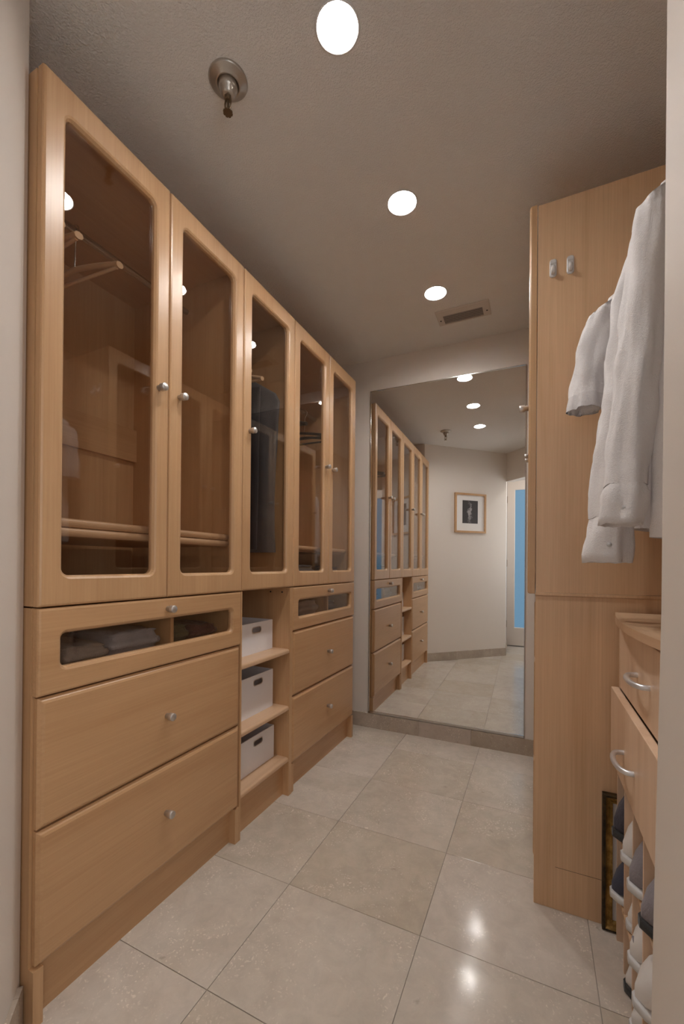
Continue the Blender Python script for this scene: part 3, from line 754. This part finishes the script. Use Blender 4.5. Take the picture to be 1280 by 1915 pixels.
def nz3(p, s_): return noise.noise(Vector(p)*s_)
def shirt(xc, y, ztop, hem, lean, label, long_sleeve, sl, group, slv_w=.05, dseed=0.0):
    """xc collar centre, y plane, ztop collar height, sl = list of (x, z) for the room-side sleeve centre with half widths"""
    t = thing('shirt', label, 'shirt', (xc, y, ztop), group)
    rings = []; N = 48
    shoulder = sl[0]
    hw_s = xc-shoulder[0]-.012
    levels = []
    levels += [(ztop+.0, .055, .045), (ztop-.012, .075, .05)]
    K = 7
    zs_ = shoulder[1]+.028
    for k in range(1, K+1):
        f = k/K
        levels.append((ztop-.012-(ztop-.012-zs_)*f**.95, .075+(hw_s-.075)*f, .05+.015*math.sin(PI*f*.5)))
    z = zs_; body = hw_s+.002
    n2 = 22
    for k in range(1, n2+1):
        f = k/n2
        zz = zs_-(zs_-hem)*f
        levels.append((zz, body-.012*math.sin(PI*min(1, f*1.4))+.012*f, .062+.010*math.sin(PI*f)))
    for (zz, hw, th) in levels:
        r_g = []
        fdepth = max(0, min(1, (zs_-zz)/.25))
        for k in range(N):
            q_ = 2*PI*k/N; c_, s_ = math.cos(q_), math.sin(q_)
            x = xc+hw*math.copysign(abs(c_)**.75, c_)
            fold = .010*math.sin(x*58+2.2*zz+dseed*3)+.007*math.sin(x*97-1.1*zz+dseed)+.010*nz3((x+dseed, zz*.35, s_ > 0), 9)
            yy = y+th*.5*math.copysign(abs(s_)**.6, s_)+fold*fdepth*abs(s_)**.5+.004*nz3((x, zz+dseed, 1), 16)
            zz2 = zz+(.018*abs((x-xc)/hw)**2.0*1.0 if zz <= hem+.001 else 0)
            r_g.append((x+.004*nz3((q_, zz*3, dseed), 2)*fdepth, yy, zz2))
        rings.append(r_g)
    MB().rings(rings).build('body', M['shirt'], t)
    for side in (-1, 1):
        R = []; n = 28
        pts = [(sl[0][0]+.085, sl[0][1]+.050, .012), (sl[0][0]+.040, sl[0][1]+.022, sl[0][2]*.75)]
        for i in range(len(sl)-1):
            for k in range(8 if i < len(sl)-2 else 9):
                f = k/8
                a0, a1 = sl[i], sl[i+1]; ff = f
                pts.append(tuple(a0[j]*(1-ff)+a1[j]*ff for j in range(3)))
        for i, (x, zz, hw) in enumerate(pts):
            f = i/(len(pts)-1)
            xx = x if side < 0 else 2*xc-x
            if side > 0 and xx+hw > 1.69: xx = 1.69-hw
            # ring plane tilts with the sleeve (flatter near the shoulder)
            rr = []
            tlt = .9*max(0, 1-f*6)
            for k in range(n):
                q_ = 2*PI*k/n; c_, s_ = math.cos(q_), math.sin(q_)
                wob = 1+.16*nz3((c_*1.4, s_*1.4, zz*5+dseed), 1.6)*min(1, f*4)+.07*math.sin(q_*4+zz*9+dseed)*min(1, f*5)+.24*nz3((c_*1.2, s_*1.2+zz*2, zz*9+dseed*2), 1.5)*min(1, f*5)
                px = xx+hw*c_*wob
                rr.append((px, y-.004+.040*s_*wob*(.75 if f < .1 else 1)+.006*nz3((zz, q_, dseed), 5), zz+side*-1*tlt*hw*c_*.9+.004*nz3((q_, zz, 4), 3)))
            R.append(rr)
        if long_sleeve:
            cut = 5
            slo = MB().rings(R[:-cut]).build('sleeve', M['shirt'], t)
            cuff = []
            base = R[-cut-1:]
            for j, rg in enumerate(base):
                cx_ = sum(p_[0] for p_ in rg)/n; cy_ = sum(p_[1] for p_ in rg)/n
                g = 1.10 if j else .96
                cuff.append([(cx_+(p_[0]-cx_)*g, cy_+(p_[1]-cy_)*g*1.05, p_[2]) for p_ in rg])
            inner = [[(cx_+(p_[0]-cx_)*.93, cy_+(p_[1]-cy_)*.93, p_[2]+o_) for p_ in cuff[-1]] for o_ in (0, .03)]
            MB().rings(cuff+inner).build('cuff', M['shirt'], t)
            bx_x = cx_+.018*side; MB().lathe([(0, 0), (.0055, 0), (.0055, .002), (0, .003)], (cx_, y-.047, R[-3][0][2]), (0, -1, 0), 12).build('button', M['shoe_sole'], t)
        else:
            MB().rings(R+[[(sum(p_[0] for p_ in R[-1])/n*.07+p_[0]*.93, y*.07+p_[1]*.93, p_[2]+.03) for p_ in R[-1]]]).build('sleeve', M['shirt'], t)
            rg = R[-4]; rg2 = R[-1]; g = 1.035
            band = [[(sum(q2[0] for q2 in r3)/n*(1-g)+p_[0]*g, y*(1-g)+p_[1]*g, p_[2]) for p_ in r3] for r3 in (R[-5], R[-4], R[-3], R[-2], R[-1])]
            MB().rings(band).build('sleeve_hem', M['shirt_in'], t)
    # collar
    R = []
    for (zo, g) in ((-.014, 1.35), (.0, 1.12), (.030, 1.0), (.036, 1.1), (.020, 1.45), (-.002, 1.62)):
        R.append([(xc+.052*g*math.cos(2*PI*k/24), y+.034*g*math.sin(2*PI*k/24), ztop+zo) for k in range(24)])
    MB().rings(R).build('collar', M['shirt_in'], t)
    # hook of the hanger the shirt is on
    pts = [(1.44+.018*math.cos(q_), y, 2.03+.018*math.sin(q_)) for q_ in [PI*1.1-PI*1.1*k/9 for k in range(10)]]+[(1.455, y, 2.012), (xc, y, min(2.0, ztop+.05)), (xc, y, ztop-.03)]
    MB().tube(pts, .0022, 7).build('hanger_hook', M['chrome'], t)
    # button placket on the room face
    m = MB(); pts = [(xc, y-.046+.003*math.sin(zz*20), zz) for zz in [ztop-.03-(ztop-.03-hem-.01)*k/12 for k in range(13)]]
    m.tube(pts, .013, 8, flat=.2); m.build('placket', M['shirt_in'], t)
    return t
def hanger(name, label, x, y, zr, zb, hw, mat, group, rod_r=.011, hooks=True, droop=.035, bar=True, cat='hanger', th=.009, yaw_=0.0):
    t = thing(name, label, cat, (x, y, zr), group)
    ca, sa = math.cos(yaw_), math.sin(yaw_)
    tr = lambda dx, dz: (x+dx*ca, y+dx*sa, dz)
    R_ = rod_r+.006
    pts = [tr(R_*math.cos(q_), zr+R_*math.sin(q_)) for q_ in [PI*1.10-PI*1.10*k/9 for k in range(10)]]+[tr(R_*.9, zr-.016), tr(.004, zr-.032), tr(0, zb+droop+.01)]
    MB().tube(pts, .0022, 7).build('hook', M['chrome'], t)
    arm = []
    for k in range(-8, 9):
        f = k/8; arm.append(tr(hw*f, zb+droop*(1-abs(f)**1.4)))
    MB().tube(arm, [th*(1.0+.35*abs(k/8)**3) for k in range(-8, 9)], 8, flat=.75).build('arm', mat, t)
    if bar: MB().tube([tr(-hw*.94, zb-.004), tr(hw*.94, zb-.004)], th*.55, 8).build('trouser_bar', mat, t)
    return t
# three white shirts
GS = 'white shirts hanging in the right alcove'
shirt(1.420, 1.375, 1.935, 1.17, 0, 'white short-sleeved shirt hanging closest to the tall side panel', False,
      [(1.200, 1.800, .034), (1.178, 1.70, .044), (1.162, 1.60, .042), (1.157, 1.520, .040)], GS, dseed=1.3)
shirt(1.455, 1.210, 1.955, 1.15, 0, 'white long-sleeved shirt hanging in the middle of the three', True,
      [(1.262, 1.850, .030), (1.245, 1.72, .042), (1.222, 1.50, .042), (1.196, 1.26, .046), (1.190, 1.085, .043)], GS, dseed=4.1)
shirt(1.470, 1.075, 1.968, 1.12, 0, 'white long-sleeved shirt hanging in front, nearest the camera', True,
      [(1.252, 1.850, .030), (1.242, 1.72, .036), (1.228, 1.50, .038), (1.212, 1.30, .040), (1.200, 1.165, .036)], GS, dseed=7.7)
# ------------------------------------------------------------------ things behind the glass doors
GH = 'empty wooden hangers behind the nearest glass door'
for y, lab, yw in ((.640, 'empty pale wooden hanger behind the nearest glass door, closest to the left edge', .10), (.715, 'empty pale wooden hanger behind the nearest glass door, the middle one', -.05), (.815, 'empty pale wooden hanger behind the nearest glass door, the rightmost one', .06)):
    hanger('coat_hanger', lab, -.28, y, 2.113, 1.955, .195, M['hanger_wood'], GH, yaw_=yw)
GG = 'wooden hangers with dark trousers behind the single glass door'
def garment(x, y, zt_, zb_, hw_t, hw_b, th, mat, name, label, cat, group, ds=0.0, shoulders=True):
    t = thing(name, label, cat, (x, y, zt_), group)
    R = []; N = 32; K = 20
    for k in range(K+1):
        f = k/K; z = zt_-(zt_-zb_)*f
        if shoulders: hw = .07+(hw_t-.07)*min(1, (f/.12)) if f < .12 else hw_t*(1-.10*math.sin(PI*(f-.12)/.88*.8))+(hw_b-hw_t)*f
        else: hw = hw_t+(hw_b-hw_t)*f
        rg = []
        for i in range(N):
            q_ = 2*PI*i/N; c_, s_ = math.cos(q_), math.sin(q_)
            xx = x+hw*math.copysign(abs(c_)**.7, c_)
            rg.append((xx, y+th*s_+.009*math.sin(xx*70+z*2+ds)*abs(s_)*min(1, f*4)+.005*nz3((xx, z, ds), 12), z))
        R.append(rg)
    MB().rings(R, cap=True).build('cloth', mat, t)
    return t
for y, m_, nm, lab, hwt, zt_, zb_ in (
    (1.440, 'black_cloth', 'trousers', 'black folded trousers behind the single glass door', .195, 1.83, 1.16),
    (1.510, 'black_cloth', 'trousers', 'black trousers hanging second behind the single glass door', .20, 1.86, 1.14),
    (1.612, 'grey_cloth', 'jacket', 'charcoal grey jacket behind the single glass door', .225, 1.95, 1.13)):
    garment(-.265 if nm == 'jacket' else -.28, y, zt_, zb_, hwt, hwt-.01, .016 if nm == 'trousers' else .028, M[m_], nm, lab, nm, None, y*10, nm == 'jacket')
for y, lab in ((1.385, 'pale wooden hanger behind the single glass door, closest to the near edge'), (1.440, 'pale wooden hanger behind the single glass door, second in line'), (1.525, 'pale wooden hanger behind the single glass door, beside the grey jacket')):
    hanger('coat_hanger', lab, -.28, y, 2.06, 1.905, .20, M['hanger_wood'], GG, droop=.05)
GB = 'black hangers behind the far pair of glass doors'
for y, lab in ((1.84, 'empty black hanger behind the far pair of glass doors, nearest the camera'), (1.93, 'black hanger behind the left door of the far pair'), (2.15, 'black hanger behind the right door of the far pair'), (2.24, 'black hanger closest to the far wall behind glass')):
    hanger('coat_hanger', lab, -.28, y, 2.02, 1.83, .195, M['black_plastic'], GB, th=.010)
# folded clothes in the glass drawers
def folded(x0, x1, y0, y1, z0, h, mat, name, label, group, ds=0):
    bm = bmesh.new(); bmesh.ops.create_cube(bm, size=1)
    bmesh.ops.subdivide_edges(bm, edges=bm.edges[:], cuts=9, use_grid_fill=True)
    for v in bm.verts:
        p = v.co.copy(); q_ = Vector((p.x*2, p.y*2, p.z*2))
        f = 1-.16*(abs(q_.x)**4*.5+abs(q_.y)**4*.5)
        z = p.z*f if p.z > 0 else p.z
        zz = (z+.5)*h
        if p.z > -.49: zz += .010*nz3((p.x*2+ds, p.y*2, p.z), 2.2)*(p.z+.5)+.003*math.sin(p.z*24)
        v.co = Vector(((x0+x1)/2+p.x*(x1-x0)*(.93+.07*math.cos(p.z*9)), (y0+y1)/2+p.y*(y1-y0)*(.93+.07*math.cos(p.z*9)), z0+max(.0005, zz)))
    m = MB(); m.bm(bm, True)
    o = m.build(name, mat, None, ((x0+x1)/2, (y0+y1)/2, z0)); tag(o, label, 'clothing', group); return o
GF = 'folded clothes in the near glass-fronted drawer'
folded(-.26, -.045, .66, .775, .7975, .058, M['beige_cloth'], 'folded_shirt', 'taupe folded garment at the left end of the near glass-fronted drawer', GF, 1)
folded(-.28, -.05, .79, .955, .7975, .075, M['lightgrey_cloth'], 'folded_shirt', 'light grey folded garment in the near glass-fronted drawer', GF, 5)
folded(-.26, -.06, 1.005, 1.085, .7975, .070, M['olive_cloth'], 'folded_shirt', 'olive green folded garment in the near glass-fronted drawer', GF, 9)
folded(-.27, -.05, 1.10, 1.215, .7975, .060, M['plum_cloth'], 'folded_shirt', 'dark maroon patterned garment in the near glass-fronted drawer', GF, 13)
GF2 = 'folded clothes in the far glass-fronted drawer'
folded(-.28, -.05, 1.80, 2.02, .7975, .090, M['lightgrey_cloth'], 'folded_shirt', 'light grey garment in the far glass-fronted drawer', GF2, 17)
folded(-.27, -.06, 2.11, 2.26, .7975, .065, M['plum_cloth'], 'folded_shirt', 'dark garment at the right end of the far glass-fronted drawer', GF2, 21)

GF3 = 'dark folded sweaters low behind the far pair of glass doors'
folded(-.30, -.06, 1.76, 1.99, .9915, .085, M['grey_cloth'], 'folded_sweater', 'charcoal folded sweater low behind the left door of the far pair', GF3, 31)
folded(-.28, -.07, 2.12, 2.32, .9915, .075, M['plum_cloth'], 'folded_sweater', 'dark maroon folded sweater low behind the right door of the far pair', GF3, 37)

# ------------------------------------------------------------------ storage boxes
def sbox(z, h, x1, y0, y1, label, lid=0.0):
    t = thing('storage_box', label, 'box', (x1-.16, (y0+y1)/2, z), 'white storage boxes on the open shelves')
    x0 = x1-.34; z0, z1 = z+.0004, z+h
    hy = 1.505; hz = z1-.033
    # front with a rounded hand hole
    m = MB(); P = lambda pts, x: [(x, a_, b_) for a_, b_ in pts]
    R = [P(rrect(y0, y1, z0, z1, .0015, 5), x1-.004), P(rrect(y0, y1, z0, z1, .0015, 5), x1), P(rrect(hy-.032, hy+.032, hz-.012, hz+.012, .011, 5), x1), P(rrect(hy-.032, hy+.032, hz-.012, hz+.012, .011, 5), x1-.004)]
    m.rings(R, smooth=False, loop=True); m.build('front_panel', M['box_paper'], t)
    m = MB(); m.box(x0, x1-.0045, y0, y0+.004, z0, z1); m.box(x0, x1-.0045, y1-.004, y1, z0, z1); m.box(x0, x0+.004, y0+.004, y1-.004, z0, z1); m.box(x0+.004, x1-.0045, y0+.004, y1-.004, z0, z0+.004)
    m.build('box_body', M['box_paper'], t)
    m = MB(); m.rings([P(rrect(hy-.0345, hy+.0345, hz-.0145, hz+.0145, .0125, 5), x1+.0002), P(rrect(hy-.0345, hy+.0345, hz-.0145, hz+.0145, .0125, 5), x1+.0015), P(rrect(hy-.031, hy+.031, hz-.011, hz+.011, .0105, 5), x1+.0015), P(rrect(hy-.031, hy+.031, hz-.011, hz+.011, .0105, 5), x1-.004)], loop=True, smooth=False)
    m.build('handle_rim', M['nickel'], t)
    return t
sbox(SH[0], .135, -.085, 1.306, 1.628, 'white storage box on the top open shelf')
sbox(SH[1], .172, -.075, 1.306, 1.620, 'white storage box on the middle open shelf')
sbox(SH[2], .148, -.072, 1.306, 1.628, 'white storage box on the bottom open shelf')

for o in bpy.data.objects:
    if '_o' in o: del o['_o']
